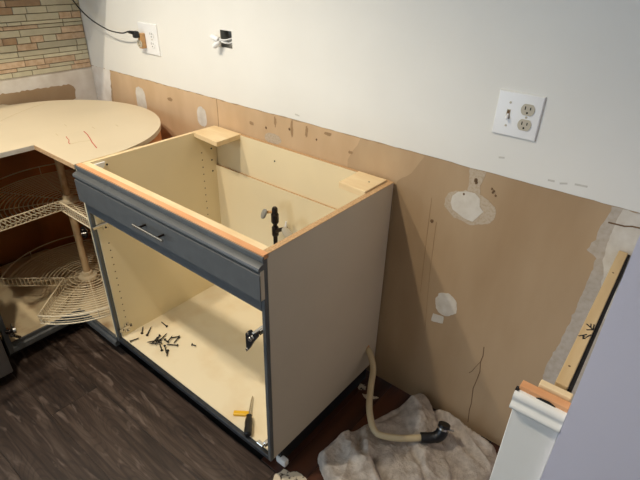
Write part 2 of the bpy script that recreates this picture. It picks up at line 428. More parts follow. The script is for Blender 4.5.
# the two walls behind the camera; the far one's doorway is added, sized to let in cool daylight
bm = bmesh.new(); box(bm, 0.4, XE, YEND-0.1, YEND, 0.0, CEIL); box(bm, XL-0.1, -0.9, YEND-0.1, YEND, 0.0, CEIL); box(bm, -0.9, 0.4, YEND-0.1, YEND, 2.1, CEIL)
struct(obj('wall_front', bm, 'white_paint'))
struct(obj('wall_far_right', bbox(XE, XE+0.1, YEND, 0.09, 0.0, CEIL), 'white_paint'))
bm = bmesh.new(); box(bm, -0.96, -0.88, YEND, YEND+0.02, 0.0, 2.16); box(bm, 0.38, 0.46, YEND, YEND+0.02, 0.0, 2.16); box(bm, -0.88, 0.38, YEND, YEND+0.02, 2.08, 2.16)
struct(obj('trim_1', bm, 'white_trim'))

# ================================================================ MAIN SINK BASE CABINET
W, H, ZB = 0.883, 0.876, 0.096
cab = thing('sink_base_cabinet', 'open-topped slate blue base cabinet with cream inside and one drawer front', 'cabinet', (W/2, -0.31, 0))
T = 0.018
YB, YFc = -0.008, -0.596
side_l = obj('side_panel', bbox(0.002, T, YFc, YB, ZB, H, 0.0008, 1), 'laminate', cab)
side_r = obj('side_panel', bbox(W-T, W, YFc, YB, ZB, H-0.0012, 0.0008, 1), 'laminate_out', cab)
obj('inner_facing', bbox(W-T-0.0012, W-T, YFc, YB, ZB+0.02, H-0.002), 'laminate', side_r)
obj('raw_edge', bbox(W-T-0.0012, W, YFc, YB, H-0.0012, H+0.0004), 'chip', side_r)
obj('raw_edge', bbox(0.002, T, YFc, YB, H-0.0002, H+0.0008), 'ply', side_l)
obj('bottom_panel', bbox(T, W-T-0.0012, YFc, -0.022, ZB+0.001, 0.115), 'laminate_floor', cab)
bp_ = obj('back_panel', bbox(T, W-T-0.0012, -0.0285, -0.022, 0.115, 0.712), 'laminate', cab)
obj('raw_edge', bbox(T, W-T-0.0012, -0.0287, -0.022, 0.712, 0.713), 'chip', bp_)
hr = obj('hanging_rail', bbox(T+0.003, W-T-0.0012, -0.020, YB, 0.700, H), 'laminate', cab)
obj('raw_edge', bbox(T+0.003, W-T-0.0012, -0.0202, YB, H, H+0.0008), 'chip', hr)
# painted front edges
for (a, b_) in ((0.0, 0.014), (W-0.013, W)):
    obj('stile', bbox(a, b_, -0.6110, YFc, ZB-0.001, H-0.012, 0.0015, 1), 'blue', cab)
obj('bottom_rail', bbox(0.0135, W-0.0125, -0.6110, YFc, ZB-0.001, 0.113, 0.0015, 1), 'dark_blue', cab)
fr_ = obj('front_rail', bbox(0.0135, W-0.0125, -0.6110, -0.5890, 0.700, H-0.012, 0.0015, 1), 'blue', cab)
obj('top_band', bbox(-0.002, W+0.001, -0.6130, -0.6110+0.004, H-0.016, H-0.003, 0.0012, 1), 'blue', fr_)
obj('raw_edge', bbox(-0.001, W, -0.6090, -0.5910, H-0.012, H+0.0012, 0.0006, 1), 'raw_orange', fr_)
obj('front_stretcher', bbox(T, W-T-0.0012, -0.5910, -0.5690, 0.76, H+0.0008, 0.0006, 1), 'ply', cab)
# drawer front: moulded top, flat field
prof = [(-0.6110,.748),(-0.6250,.748),(-0.6280,.751),(-0.6280,.828),(-0.6225,.830),(-0.6225,.834),(-0.6290,.838),(-0.6310,.843),(-0.6290,.849),(-0.6220,.853),(-0.6150,.8545),(-0.6110,.8545)]
bm = bmesh.new(); prism(bm, prof, 0, 0.002, W+0.002)
df = obj('drawer_front', bm, 'blue', cab, True, 35)
obj('raw_end', bbox(W+0.002, W+0.003, -0.6250, -0.6120, .750, .838), 'laminate_out', df)
# bar pull
HA_X, HB_X, HA_Z = 0.377, 0.523, 0.798
hd = bmesh.new()
tube(hd, [(HA_X, -0.652, HA_Z), (HB_X, -0.652, HA_Z)], 0.0042, 12)
hdl = obj('bar_handle', hd, 'chrome', df, True)
for hx in (HA_X+0.028, HB_X-0.028):
    bm = bmesh.new(); tube(bm, [(hx, -0.6270, HA_Z), (hx, -0.649, HA_Z)], 0.0036, 10); obj('handle_post', bm, 'dark_metal', df, True)
# shelf pin holes
def dots(pts, xface, r, mt, parent, name):
    bm = bmesh.new()
    for (yy, zz) in pts:
        prism(bm, [(yy + r*math.cos(2*PI*k/8), zz + r*math.sin(2*PI*k/8)) for k in range(8)], 0, xface-0.001, xface+0.0007)
    o = obj(name, bm, mt, parent); o['kind'] = 'stuff'; return o
dots([(-0.566, .556-0.032*k) for k in range(12)] + [(-0.100, .785-0.032*k) for k in range(20)], T, 0.0028, 'crack', side_l, 'shelf_pin_holes')
dots([(-0.512, .853), (-0.05, .74), (-0.048, .79), (-0.05, .69)], T, 0.004, 'void', side_l, 'screw_holes')
bm = bmesh.new()
for hx, hz in ((.36,.815),(.82,.83)):
    prism(bm, [(hx + .0035*math.cos(2*PI*k/10), hz + .0035*math.sin(2*PI*k/10)) for k in range(10)], 1, -0.0208, -0.019)
o = obj('screw_holes', bm, 'void', hr); o['kind'] = 'stuff'
# corner blocks
bm = bmesh.new(); prism(bm, [(0.018,-0.128),(0.176,-0.146),(0.170,-0.012),(0.012,-0.009)], 2, H-0.016, H+0.003); bev(bm, 0.0012, 1)
obj('corner_block', bm, 'ply', cab)
bm = bmesh.new(); prism(bm, [(0.757,-0.140),(0.863,-0.146),(0.863,-0.020),(0.752,-0.020)], 2, H-0.014, H+0.007); bev(bm, 0.0012, 1)
cb2 = obj('corner_block', bm, 'ply', cab)
bm = bmesh.new(); lathe(bm, [(0.003,0),(0.003,0.0008)], (0.83,-0.075,H+0.0068), seg=10); obj('screw_head', bm, 'dark_metal', cb2)
# white plastic corner bracket inside front left
bm = bmesh.new(); prism(bm, [(-0.579,.868),(-0.520,.868),(-0.524,.852),(-0.548,.835),(-0.579,.828)], 0, T, T+0.007); bev(bm, 0.001, 1)
obj('corner_bracket', bm, 'plastic', cab)
obj('toe_kick', bbox(0.01, W-0.02, -0.545, -0.03, 0.0, ZB-0.0015), 'toe', cab)
bm = bmesh.new(); prism(bm, blob_outline(-0.070, 0.197, 0.013, 0.018, 18, 0.3, 4), 0, W-0.0005, W+0.0009)
obj('hose_hole', bm, 'raw_orange', side_r)

# hinges
def hinge_plate(xf, sgn, y, z, parent):
    bm = bmesh.new()
    box(bm, xf, xf+sgn*0.004, y-0.028, y+0.028, z-0.007, z+0.007)
    for dz in (-0.016, 0.016):
        box(bm, xf, xf+sgn*0.003, y-0.004, y+0.016, z+dz-0.006, z+dz+0.006)
    bmesh.ops.recalc_face_normals(bm, faces=bm.faces)
    p = obj('hinge_plate', bm, 'chrome', parent)
    for dy, dz in ((0.006, 0.016), (0.006, -0.016), (0.022, 0.0), (-0.012, -0.002)):
        bm = bmesh.new(); lathe(bm, [(0.0035,0),(0.0035,0.0015)], (xf+sgn*0.003, y+dy, z+dz), (sgn,0,0), 8); obj('screw_head', bm, 'dark_metal', p)
    return p
def hinge_cup(loc, rz, parent, tilt=0.0, size=1.0):
    """hinge arm end: flanged oval cup on a folding arm, local +y away from the cabinet"""
    R = Matrix.Translation(loc) @ Matrix.Rotation(rz, 4, 'Z') @ Matrix.Rotation(tilt, 4, 'X') @ Matrix.Scale(size, 4)
    bm = bmesh.new(); prism(bm, [(0.030*math.cos(2*PI*k/16)*(1 if abs(math.cos(2*PI*k/16)) < 0.8 else 1.1), 0.014*math.sin(2*PI*k/16)) for k in range(16)], 1, -0.0015, 0.0015)
    for v in bm.verts: v.co = Vector((v.co.z, v.co.y, v.co.x))
    bm.transform(R); pl = obj('hinge_flange', bm, 'dark_metal', parent)
    bm = bmesh.new(); lathe(bm, [(0.014,0),(0.013,0.010),(0.008,0.011)], (0,0.001,0), (0,1,0), 14); bm.transform(R); obj('hinge_cup', bm, 'chrome', pl, True)
    bm = bmesh.new(); box(bm, -0.006, 0.006, -0.026, 0.0, -0.008, 0.008); bev(bm, 0.002, 1); bm.transform(R); obj('hinge_link', bm, 'dark_metal', pl)
    bm = bmesh.new(); tube(bm, [(-0.009,-0.012,0.006),(0.009,-0.012,0.006)], 0.003, 8); bm.transform(R); obj('hinge_pin', bm, 'chrome', pl)
    return pl
hp = hinge_plate(T, 1, -0.572, 0.640, cab)
bm = bmesh.new(); box(bm, 0.020, 0.030, -0.618, -0.55, 0.634, 0.646); bev(bm, 0.002, 1); obj('hinge_arm', bm, 'chrome', hp)
hinge_cup((-0.004, -0.636, 0.622), math.radians(60), cab, 0.2, 0.85)
hinge_plate(T, 1, -0.575, 0.152, cab)
hp = hinge_plate(W-T-0.0012, -1, -0.585, 0.625, cab)
bm = bmesh.new(); box(bm, W-0.034, W-0.022, -0.632, -0.56, 0.619, 0.633); bev(bm, 0.002, 1); obj('hinge_arm', bm, 'chrome', hp)
bm = bmesh.new(); prism(bm, [(.824,.614),(.836,.630),(.843,.634),(.852,.628),(.868,.640),(.872,.628),(.852,.597),(.836,.566),(.823,.547)], 1, -0.632, -0.624); bev(bm, 0.001, 1)
hf = obj('hinge_flange', bm, 'black', hp)
for (a0, b0, r0) in ((.843,.606,.008),(.852,.617,.007),(.829,.562,.004),(.836,.622,.004)):
    bm = bmesh.new(); lathe(bm, [(r0,0),(r0*0.8,0.004)], (a0, -0.632, b0), (0,-1,0), 12); obj('rivet', bm, 'chrome', hf, True)
hp = hinge_plate(W-T-0.0012, -1, -0.585, 0.160, cab)
bm = bmesh.new(); box(bm, W-0.032, W-0.022, -0.612, -0.56, 0.154, 0.166); bev(bm, 0.002, 1); obj('hinge_arm', bm, 'chrome', hp)
bm = bmesh.new(); box(bm, W-0.058, W-0.030, -0.618, -0.604, 0.142, 0.152); bev(bm, 0.002, 1); obj('hinge_link', bm, 'chrome', hp)

# ================================================================ CORNER CARROUSEL CABINET
CXC, CYC, RC = -0.455, -0.508, 0.455
sus = thing('corner_cabinet', 'corner carousel cabinet with round-backed cream top and wire turntable shelves inside', 'cabinet', (-0.45, -0.5, 0))
def arc(cx, cy, r, a0, a1, n):
    return [(cx + r*math.cos(a0+(a1-a0)*k/n), cy + r*math.sin(a0+(a1-a0)*k/n)) for k in range(n+1)]
NX, NY = -0.292, -0.615        # inner corner of the L-shaped front
YE = -0.925
arc_pts = [(x_, y_) for x_, y_ in arc(CXC, CYC, RC, math.radians(8), math.radians(172), 56)]
outline = [(-0.003, NY), (-0.003, -0.44)] + [(min(a, -0.003), min(b, -0.005)) for a, b in arc_pts] + [(-0.940, -0.46), (-0.940, YE), (NX, YE), (NX, NY)]
outline = [(max(a, -0.940), b) for a, b in outline]
bm = bmesh.new(); prism(bm, outline, 2, 0.859, 0.877); bm_top = obj('top_panel', bm, 'susan_top', sus)
# raw front edge of the top
obj('raw_edge', bbox(NX-0.001, -0.004, NY-0.0015, NY, 0.860, 0.876), 'chip', bm_top)
obj('raw_edge', bbox(NX, NX+0.0015, YE, NY, 0.860, 0.876), 'plaster', bm_top)
obj('side_top_strip', bbox(-0.0028, -0.0004, -0.60, -0.36, 0.868, 0.8775), 'ply', bm_top)
# curved back skin
bm = bmesh.new()
o_pts = [(-0.004, -0.59), (-0.004, -0.44)] + [(min(a, -0.004), b) for a, b in arc(CXC, CYC, RC-0.010, math.radians(8), math.radians(172), 48)] + [(-0.934, -0.47), (-0.934, YE+0.02)]
o_pts = [(max(a, -0.934), b) for a, b in o_pts]
vs_o = []
for (a, b) in o_pts:
    vs_o.append((bm.verts.new((a, b, 0.10)), bm.verts.new((a, b, 0.859))))
for (a0, a1), (b0, b1) in zip(vs_o, vs_o[1:]): bm.faces.new((a0, b0, b1, a1))
bk = obj('curved_back', bm, 'hardboard', sus, True, 60)
sm = bk.modifiers.new('thickness', 'SOLIDIFY'); sm.thickness = 0.005; sm.offset = 1
# floor panel, rails, stiles
fl = [(a, b) for a, b in outline]
fl = [(CXC + (a-CXC)*0.97, CYC + (b-CYC)*0.97) for a, b in fl]
bm = bmesh.new(); prism(bm, [(-0.02, NY+0.004), (-0.02, -0.44)] + [(min(a, -0.02), b) for a, b in arc(CXC, CYC, RC-0.02, math.radians(8), math.radians(172), 40)] + [(-0.925, -0.46), (-0.925, YE+0.01), (NX-0.004, YE+0.01), (NX-0.004, NY+0.004)], 2, 0.090, 0.106)
obj('bottom_panel', bm, 'rust_shade_floor', sus)
def rail_profile(o0, sgn):
    return [(o0, 0.066), (o0+sgn*0.018, 0.066), (o0+sgn*0.020, 0.070), (o0+sgn*0.018, 0.088), (o0+sgn*0.010, 0.093), (o0+sgn*0.010, 0.108), (o0, 0.108)]
bm = bmesh.new(); prism(bm, rail_profile(NX-0.012, 1), 1, YE+0.02, NY+0.006); obj('bottom_rail', bm, 'blue', sus)
bm = bmesh.new(); prism(bm, rail_profile(NY+0.012, -1), 0, NX+0.004, -0.004); obj('bottom_rail', bm, 'blue', sus)
obj('stile', bbox(NX-0.016, NX+0.006, YE, YE+0.020, 0.066, 0.859, 0.001, 1), 'blue', sus)
obj('side_panel', bbox(-0.016, -0.0035, NY+0.008, -0.585, 0.108, 0.859), 'laminate', sus)
obj('toe_kick', bbox(-0.93, NX-0.07, YE+0.01, NY-0.02, 0.0, 0.066), 'toe', sus)
obj('toe_kick', bbox(NX-0.07, -0.004, NY+0.07, -0.30, 0.0, 0.0655), 'toe', sus)
# pole, collars, wire shelves
PX, PY = -0.400, -0.500
bm = bmesh.new(); lathe(bm, [(0.015,0.106),(0.015,0.858)], (PX,PY,0), seg=18); obj('pole', bm, 'pole', sus, True)
def wire_shelf(z, rot, seed):
    Rm = Matrix.Translation((PX, PY, z)) @ Matrix.Rotation(rot, 4, 'Z')
    RS, AX, AY, rimh = 0.350, 0.078, -0.070, 0.040
    a0 = math.asin(AY/RS); a1 = 1.5*PI + math.asin(AX/RS)*1.0   # arc from the +x edge round to the -y edge
    def arcp(r, zz, n):
        s0 = math.asin(max(-1, min(1, AY/r))) if r > abs(AY) else 0; s1 = 1.5*PI + math.asin(max(-1, min(1, AX/r))) if r > AX else 1.5*PI
        return [(r*math.cos(s0+(s1-s0)*k/n), r*math.sin(s0+(s1-s0)*k/n), zz) for k in range(n+1)]
    # closed rim wires: arc plus two straight edges of the pie cut
    def rim(zz, r, name='rim_wire', parent=None):
        pts = arcp(RS, zz, 56)
        e1 = [Vector(pts[-1]).lerp(Vector((AX, AY, zz)), k/6) for k in range(1, 6)] + [Vector((AX, AY, zz))] + [Vector((AX, AY, zz)).lerp(Vector(pts[0]), k/6) for k in range(1, 6)]
        bm = bmesh.new(); tube(bm, [Vector(p) for p in pts] + e1, r, 6, closed=True); bm.transform(Rm)
        return obj(name, bm, 'wire', parent, True)
    root = rim(0.0, 0.0028, 'wire_shelf', sus)
    rim(rimh, 0.0030, 'rim_wire', root)
    nA = 14
    for i in range(nA):
        r = 0.118 + (RS-0.118-0.010)*i/(nA-1)
        pts = [Vector(p) for p in arcp(r, 0.003, 40)]
        up0 = pts[0] + Vector((0, -0.004, rimh-0.005)); up1 = pts[-1] + Vector((0.004, 0, rimh-0.005))
        bm = bmesh.new(); tube(bm, [up0, pts[0] + Vector((0,-0.003,0.006))] + pts + [pts[-1] + Vector((0.003,0,0.006)), up1], 0.0021, 5); bm.transform(Rm)
        obj('wire', bm, 'wire', root, True)
    for r in (0.058, 0.078, 0.098):
        bm = bmesh.new(); tube(bm, [(r*math.cos(2*PI*k/32), r*math.sin(2*PI*k/32), 0.003) for k in range(32)], 0.0021, 5, closed=True); bm.transform(Rm)
        obj('wire', bm, 'wire', root, True)
    for k in range(9):
        a = a0 + 0.03 + (a1-a0-0.06)*k/8
        bm = bmesh.new(); tube(bm, [(0.02*math.cos(a), 0.02*math.sin(a), -0.002), (RS*math.cos(a), RS*math.sin(a), -0.002), (RS*math.cos(a), RS*math.sin(a), rimh)], 0.0022, 6); bm.transform(Rm)
        obj('spoke', bm, 'wire', root, True)
    bm = bmesh.new(); lathe(bm, [(0.038,-0.008),(0.042,-0.003),(0.040,0.004),(0.024,0.008),(0.022,0.024),(0.016,0.026)], (0,0,0), seg=24); bm.transform(Rm)
    obj('hub', bm, 'wire', root, True)
    return root
wire_shelf(0.580, 0.0, 1)
wire_shelf(0.188, math.radians(-48), 2)
hp = hinge_cup((NX+0.028, YE+0.035, 0.185), math.radians(-20), sus)
bm = bmesh.new(); box(bm, NX-0.03, NX+0.02, YE+0.022, YE+0.034, 0.150, 0.172); bev(bm, 0.002, 1); obj('hinge_arm', bm, 'chrome', sus)
bm = bmesh.new(); tube(bm, [(NX-0.01, YE+0.03, 0.145), (NX+0.03, YE+0.05, 0.14)], 0.006, 8); obj('hinge_link', bm, 'chrome', sus)
# pencil marks on the top
for pts in ([(-.312,-.412),(-.262,-.424),(-.215,-.440),(-.168,-.458),(-.128,-.470),(-.095,-.480)],):
    stroke(pts, 0.0032, 'red', 2, 0.8768, bm_top, 'pencil_mark')
stroke([(-.300,-.490),(-.278,-.497),(-.252,-.503),(-.236,-.512),(-.222,-.520),(-.205,-.522)], 0.0024, 'red', 2, 0.8768, bm_top, 'pencil_mark')
stroke([(-.205,-.527),(-.205,-.49),(-.19,-.45)], 0.0014, 'pencil', 2, 0.8768, bm_top, 'pencil_mark')
stroke([(-.826,-.321),(-.79,-.40),(-.74,-.49),(-.66,-.60)], 0.0018, 'pencil', 2, 0.8768, bm_top, 'pencil_mark')
for (a, b) in ((-.45,-.42),(-.34,-.36),(-.36,-.50),(-.30,-.28)):
    stroke([(a, b), (a+0.03, b-0.006)], 0.002, 'pencil', 2, 0.8768, bm_top, 'pencil_mark')

# ================================================================ APPLIANCE AT LOWER LEFT
rg = thing('kitchen_range', 'dark grey appliance front at lower left edge beside the corner cabinet', 'appliance', (-0.55, -1.33, 0))
obj('body', bbox(-0.92, -0.232, -1.70, -0.950, 0.05, 0.905, 0.003, 1), 'range', rg)
obj('lower_drawer', bbox(-0.230, -0.200, -1.698, -0.952, 0.048, 0.24, 0.003, 1), 'range', rg)
od = obj('oven_door', bbox(-0.230, -0.196, -1.698, -0.952, 0.25, 0.77, 0.004, 1), 'range', rg)
bm = bmesh.new(); tube(bm, [(-0.15,-1.66,.73), (-0.15,-0.99,.73)], 0.011, 10); tube(bm, [(-0.196,-1.62,.73),(-0.15,-1.62,.73)], 0.008, 8); tube(bm, [(-0.196,-1.03,.73),(-0.15,-1.03,.73)], 0.008, 8)
obj('handle', bm, 'chrome', od, True)
obj('cooktop', bbox(-0.92, -0.20, -1.70, -0.950, 0.905, 0.918, 0.003, 1), 'toe', rg)
obj('control_panel', bbox(-0.230, -0.198, -1.698, -0.952, 0.78, 0.90, 0.004, 1), 'range', rg)
obj('plinth', bbox(-0.90, -0.27, -1.69, -0.96, 0.0, 0.05), 'toe', rg)

# wall cabinet above the tiles (its bottom edge throws the shadow in the corner)
wc = thing('wall_cabinet', 'slate blue wall cabinet hung above the mosaic tiles at upper left', 'cabinet', (-0.79, -0.47, 1.385))
obj('carcass', bbox(XL+0.001, -0.675, -0.93, -0.004, 1.375, 2.14, 0.002, 1), 'blue', wc)
for k in range(2):
    d = obj('door', bbox(-0.674, -0.655, -0.926+k*0.462, -0.468+k*0.462, 1.378, 2.137, 0.003, 1), 'blue', wc)

# ================================================================ WALL DEVICES AND CORDS
def plate(name, label, x, z, w, h, gangs):
    t = thing(name, label, 'wall plate', (x, -0.0022, z-h/2))
    bm = bmesh.new()
    prism(bm, [(x-w/2, z-h/2), (x+w/2, z-h/2), (x+w/2, z+h/2), (x-w/2, z+h/2)], 1, -0.0095, -0.0022)
    fr = [f for f in bm.faces if f.normal.y < -0.9] or [min(bm.faces, key=lambda f: f.calc_center_median().y)]
    ed = [e for e in bm.edges if all(v.co.y < -0.009 for v in e.verts)]
    bmesh.ops.bevel(bm, geom=ed, offset=0.005, segments=3, affect='EDGES', profile=0.6)
    obj('cover_plate', bm, 'plastic', t, True, 30)
    return t
def receptacle(x, z, parent, yf=-0.0095, mt='ivory'):
    """one round-sided outlet face with two slots and a ground hole"""
    r = 0.0172; pts = []
    for k in range(28):
        a = 2*PI*k/28; pts.append((x + r*math.cos(a), z + max(-0.0142, min(0.0142, r*math.sin(a)))))
    bm = bmesh.new(); prism(bm, pts, 1, yf-0.0022, yf); f = obj('receptacle', bm, mt, parent)
    for dx, hh in ((-0.0065, 0.0085), (0.0065, 0.0070)):
        obj('slot', bbox(x+dx-0.0013, x+dx+0.0013, yf-0.0026, yf-0.002, z+0.003-hh/2+0.001, z+0.003+hh/2+0.001), 'void', f)
    bm = bmesh.new(); prism(bm, [(x + 0.0026*math.cos(2*PI*k/10), z-0.0075 + 0.0026*math.sin(2*PI*k/10)) for k in range(10)], 1, yf-0.0026, yf-0.002); obj('ground_hole', bm, 'void', f)
    return f
def screwhead(x, z, parent, yf=-0.0095):
    bm = bmesh.new(); lathe(bm, [(0.0032,0),(0.0028,0.0012)], (x, yf, z), (0,-1,0), 10); o = obj('screw_head', bm, 'ivory', parent)
OX, OZ = 1.2216, 1.1621
t = plate('switch_outlet_plate', 'white two-gang plate with toggle switch and outlet, right side of wall', OX, OZ, 0.116, 0.114, 2)
receptacle(OX+0.0235, OZ+0.0195, t); receptacle(OX+0.0235, OZ-0.0195, t); screwhead(OX+0.0235, OZ, t)
screwhead(OX-0.0235, OZ+0.030, t); screwhead(OX-0.0235, OZ-0.030, t)
fr0 = obj('switch_frame', bbox(OX-0.0285, OX-0.0185, -0.0100, -0.0090, OZ-0.0125, OZ+0.0125), 'ivory', t)
obj('switch_gap', bbox(OX-0.0270, OX-0.0200, -0.0104, -0.0095, OZ-0.0105, OZ+0.0105), 'crack', fr0)
bm = bmesh.new(); prism(bm, [(-0.0095, OZ-0.0095), (-0.0095, OZ+0.002), (-0.0215, OZ-0.0065), (-0.0225, OZ-0.0115), (-0.019, OZ-0.013)], 0, OX-0.0262, OX-0.0208); bev(bm, 0.0008, 1)
obj('toggle', bm, 'plastic', t)

LX, LZ = -0.390, 1.175
t = plate('outlet_plate', 'white two-gang outlet plate with plugged cord, upper left of wall', LX, LZ, 0.136, 0.126, 2)
receptacle(LX+0.028, LZ+0.0195, t, mt='plastic'); receptacle(LX+0.028, LZ-0.0195, t, mt='plastic'); screwhead(LX+0.028, LZ, t)
# tan adapter plugged in, black plug and cord
t = thing('plug_adapter', 'tan plug-in adapter under the black plug on the left outlet plate', 'adapter', (LX-0.028, -0.0095, LZ-0.03))
obj('body', bbox(LX-0.042, LX-0.018, -0.034, -0.0100, LZ-0.040, LZ+0.022, 0.003, 2), 'tanplug', t)
receptacle(LX-0.030, LZ-0.020, t, -0.0342)
c = thing('power_cord', 'thin black power cord running to the left outlet plate', 'cord', (LX-0.03, -0.06, LZ+0.025))
bm = bmesh.new(); box(bm, LX-0.044, LX-0.020, -0.058, -0.0345, LZ+0.004, LZ+0.032); bev(bm, 0.006, 3); obj('plug', bm, 'blackcord', c, True)
bm = bmesh.new(); tube(bm, [(LX-0.044,-0.050,LZ+0.024),(LX-0.07,-0.050,LZ+0.024),(LX-0.088,-0.050,LZ+0.024)], [0.008,0.0065,0.003], 10); obj('strain_relief', bm, 'blackcord', c, True)
cpts = spline([(LX-0.086,-0.050,LZ+0.024),(-0.53,-0.048,1.188),(-0.62,-0.05,1.190),(-0.70,-0.055,1.208),(-0.77,-0.06,1.234),(-0.84,-0.065,1.276),(-0.885,-0.07,1.325),(-0.90,-0.07,1.374)], 8)
bm = bmesh.new(); tube(bm, cpts, 0.0028, 8); obj('cord', bm, 'blackcord', c, True)
# open junction box
jb = thing('junction_box', 'open junction box in the wall with bundled white wires', 'electrical box', (0.106, 0.03, HZ0))
bm = bmesh.new()
box(bm, HX0, HX1, 0.036, 0.040, HZ0, HZ1)
box(bm, HX0-0.002, HX0+0.0008, 0.001, 0.040, HZ0, HZ1); box(bm, HX1-0.0008, HX1+0.002, 0.001, 0.040, HZ0, HZ1)
box(bm, HX0, HX1, 0.001, 0.040, HZ0-0.002, HZ0+0.0008); box(bm, HX0, HX1, 0.001, 0.040, HZ1-0.0008, HZ1+0.002)
obj('box', bm, 'box_grey', jb)
for pts in ([(0.125,0.036,1.25),(0.122,0.02,1.232),(0.105,-0.008,1.224),(0.085,-0.022,1.228),(0.066,-0.028,1.236)],
            [(0.12,0.036,1.205),(0.112,0.015,1.212),(0.098,-0.010,1.220),(0.080,-0.024,1.222),(0.062,-0.026,1.226)],
            [(0.13,0.036,1.24),(0.118,0.01,1.214),(0.10,-0.012,1.216),(0.086,-0.014,1.222)]):
    bm = bmesh.new(); tube(bm, spline(pts, 6), 0.0032, 8); obj('wire', bm, 'plastic', jb, True)
for (p, ax) in (((0.080,-0.024,1.226),(-1,-0.3,0.35)), ((0.082,-0.020,1.216),(-0.7,-0.4,-0.75))):
    bm = bmesh.new(); lathe(bm, [(0.0100,-0.006),(0.0120,0.0),(0.0095,0.024),(0.0055,0.029)], p, ax, 12); obj('wire_nut', bm, 'plastic', jb, True)

# ================================================================ CABINET CONTENTS
vt = thing('water_valve', 'dark bronze water pipe with two shutoff handles inside the sink cabinet', 'valve', (0.432, -0.10, 0.115))
VX, VY = 0.432, -0.10
bm = bmesh.new(); lathe(bm, [(0.0085,0.115),(0.0085,0.645),(0.0115,0.647),(0.0115,0.664),(0.008,0.670)], (VX,VY,0), seg=14); obj('pipe', bm, 'dark_metal', vt, True)
bm = bmesh.new(); lathe(bm, [(0.013,0.602),(0.015,0.606),(0.015,0.640),(0.012,0.645)], (VX,VY,0), seg=8); obj('coupling', bm, 'dark_metal', vt)
bm = bmesh.new(); lathe(bm, [(0.012,0.545),(0.0135,0.549),(0.0135,0.582),(0.012,0.586)], (VX,VY,0), seg=8); obj('tee', bm, 'dark_metal', vt)
bm = bmesh.new(); tube(bm, [(VX,VY,0.650),(VX-0.036,VY-0.014,0.642)], 0.006, 8); s_ = obj('valve_stem', bm, 'tanplug', vt, True)
def oval(loc, axis, rx, rz, th):
    bm = bmesh.new(); pts = []
    for k in range(24): pts.append((rx*math.cos(2*PI*k/24), rz*math.sin(2*PI*k/24)))
    prism(bm, pts, 1, -th/2, th/2); bev(bm, th*0.3, 2)
    q = Vector((0,1,0)).rotation_difference(Vector(axis).normalized())
    bm.transform(Matrix.Translation(loc) @ q.to_matrix().to_4x4()); return bm
obj('valve_handle', oval((VX-0.042,VY-0.018,0.634), (-0.55,-0.80,0.25), 0.018, 0.030, 0.009), 'box_grey', vt, True)
bm = bmesh.new(); tube(bm, [(VX,VY,0.566),(VX+0.030,VY-0.004,0.584),(VX+0.066,VY-0.008,0.604)], [0.0105,0.008,0.009], 10); s_ = obj('valve_branch', bm, 'dark_metal', vt, True)
bm = bmesh.new(); tube(bm, [(VX+0.062,VY-0.008,0.604),(VX+0.066,VY-0.008,0.634)], [0.005,0.003], 8); obj('nipple', bm, 'plastic', vt, True)
obj('valve_handle', oval((VX+0.080,VY-0.016,0.592), (0.45,-0.86,0.2), 0.017, 0.029, 0.009), 'ivory', vt, True)

# screws: one mesh, many placements
bm = bmesh.new(); lathe(bm, [(0.0042,0),(0.0042,0.001),(0.0018,0.004),(0.0017,0.030),(0.0003,0.036)], (0,0,0), (1,0,0), 8)
scr_src = bm; scr_me = bpy.data.meshes.new('screw'); scr_src.to_mesh(scr_me); scr_src.free(); scr_me.materials.append(M['screw'])
ZS = 0.1207
SC = [((.070,-.594),(.079,-.563)), ((.064,-.534),(.035,-.510)), ((.091,-.528),(.052,-.477)), ((.106,-.440),(.068,-.438)),
      ((.158,-.505),(.127,-.553)), ((.131,-.493),(.150,-.550)), ((.141,-.510),(.165,-.537)), ((.160,-.520),(.144,-.470)),
      ((.178,-.517),(.150,-.548)), ((.168,-.495),(.192,-.498)), ((.192,-.498),(.179,-.469)), ((.199,-.444),(.179,-.472)),
      ((.237,-.482),(.202,-.505)), ((.213,-.542),(.177,-.526)), ((.202,-.520),(.240,-.540)), ((.199,-.448),(.212,-.480)),
      ((.231,-.526),(.252,-.546)), ((.276,-.442),(.284,-.440))]
ends = ['at the far-left front corner of', 'by the left wall of', 'second from the left wall of', 'at the back of']
for i, (a, b) in enumerate(SC):
    o = bpy.data.objects.new('screw', scr_me); C.objects.link(o)
    d = Vector(b) - Vector(a); o.location = (a[0], a[1], ZS + (0.0035 if i in (6, 8, 10, 14) else 0)); o.rotation_euler = (0.3*i, 0.0, math.atan2(d.y, d.x))
    L_ = max(0.022, min(0.058, d.length*1.2)); o.scale = (L_/0.036, 1.35, 1.35)
    o['group'] = 'screws on the cabinet floor'; o['category'] = 'screw'
    o['label'] = 'small black screw lying in the scattered pile on the cream cabinet floor'
    if i == 0: o['label'] = 'black screw nearest the front left corner of the cream cabinet floor'
    if i == 1: o['label'] = 'black screw lying tight along the left side wall of the cabinet floor'
    if i == 2: o['label'] = 'long black screw between the left side wall and the screw pile'
    if i == 3: o['label'] = 'black screw lying alone behind the pile, farthest back on cabinet floor'
    if i == 17: o['label'] = 'stubby black screw lying alone to the right of the screw pile'

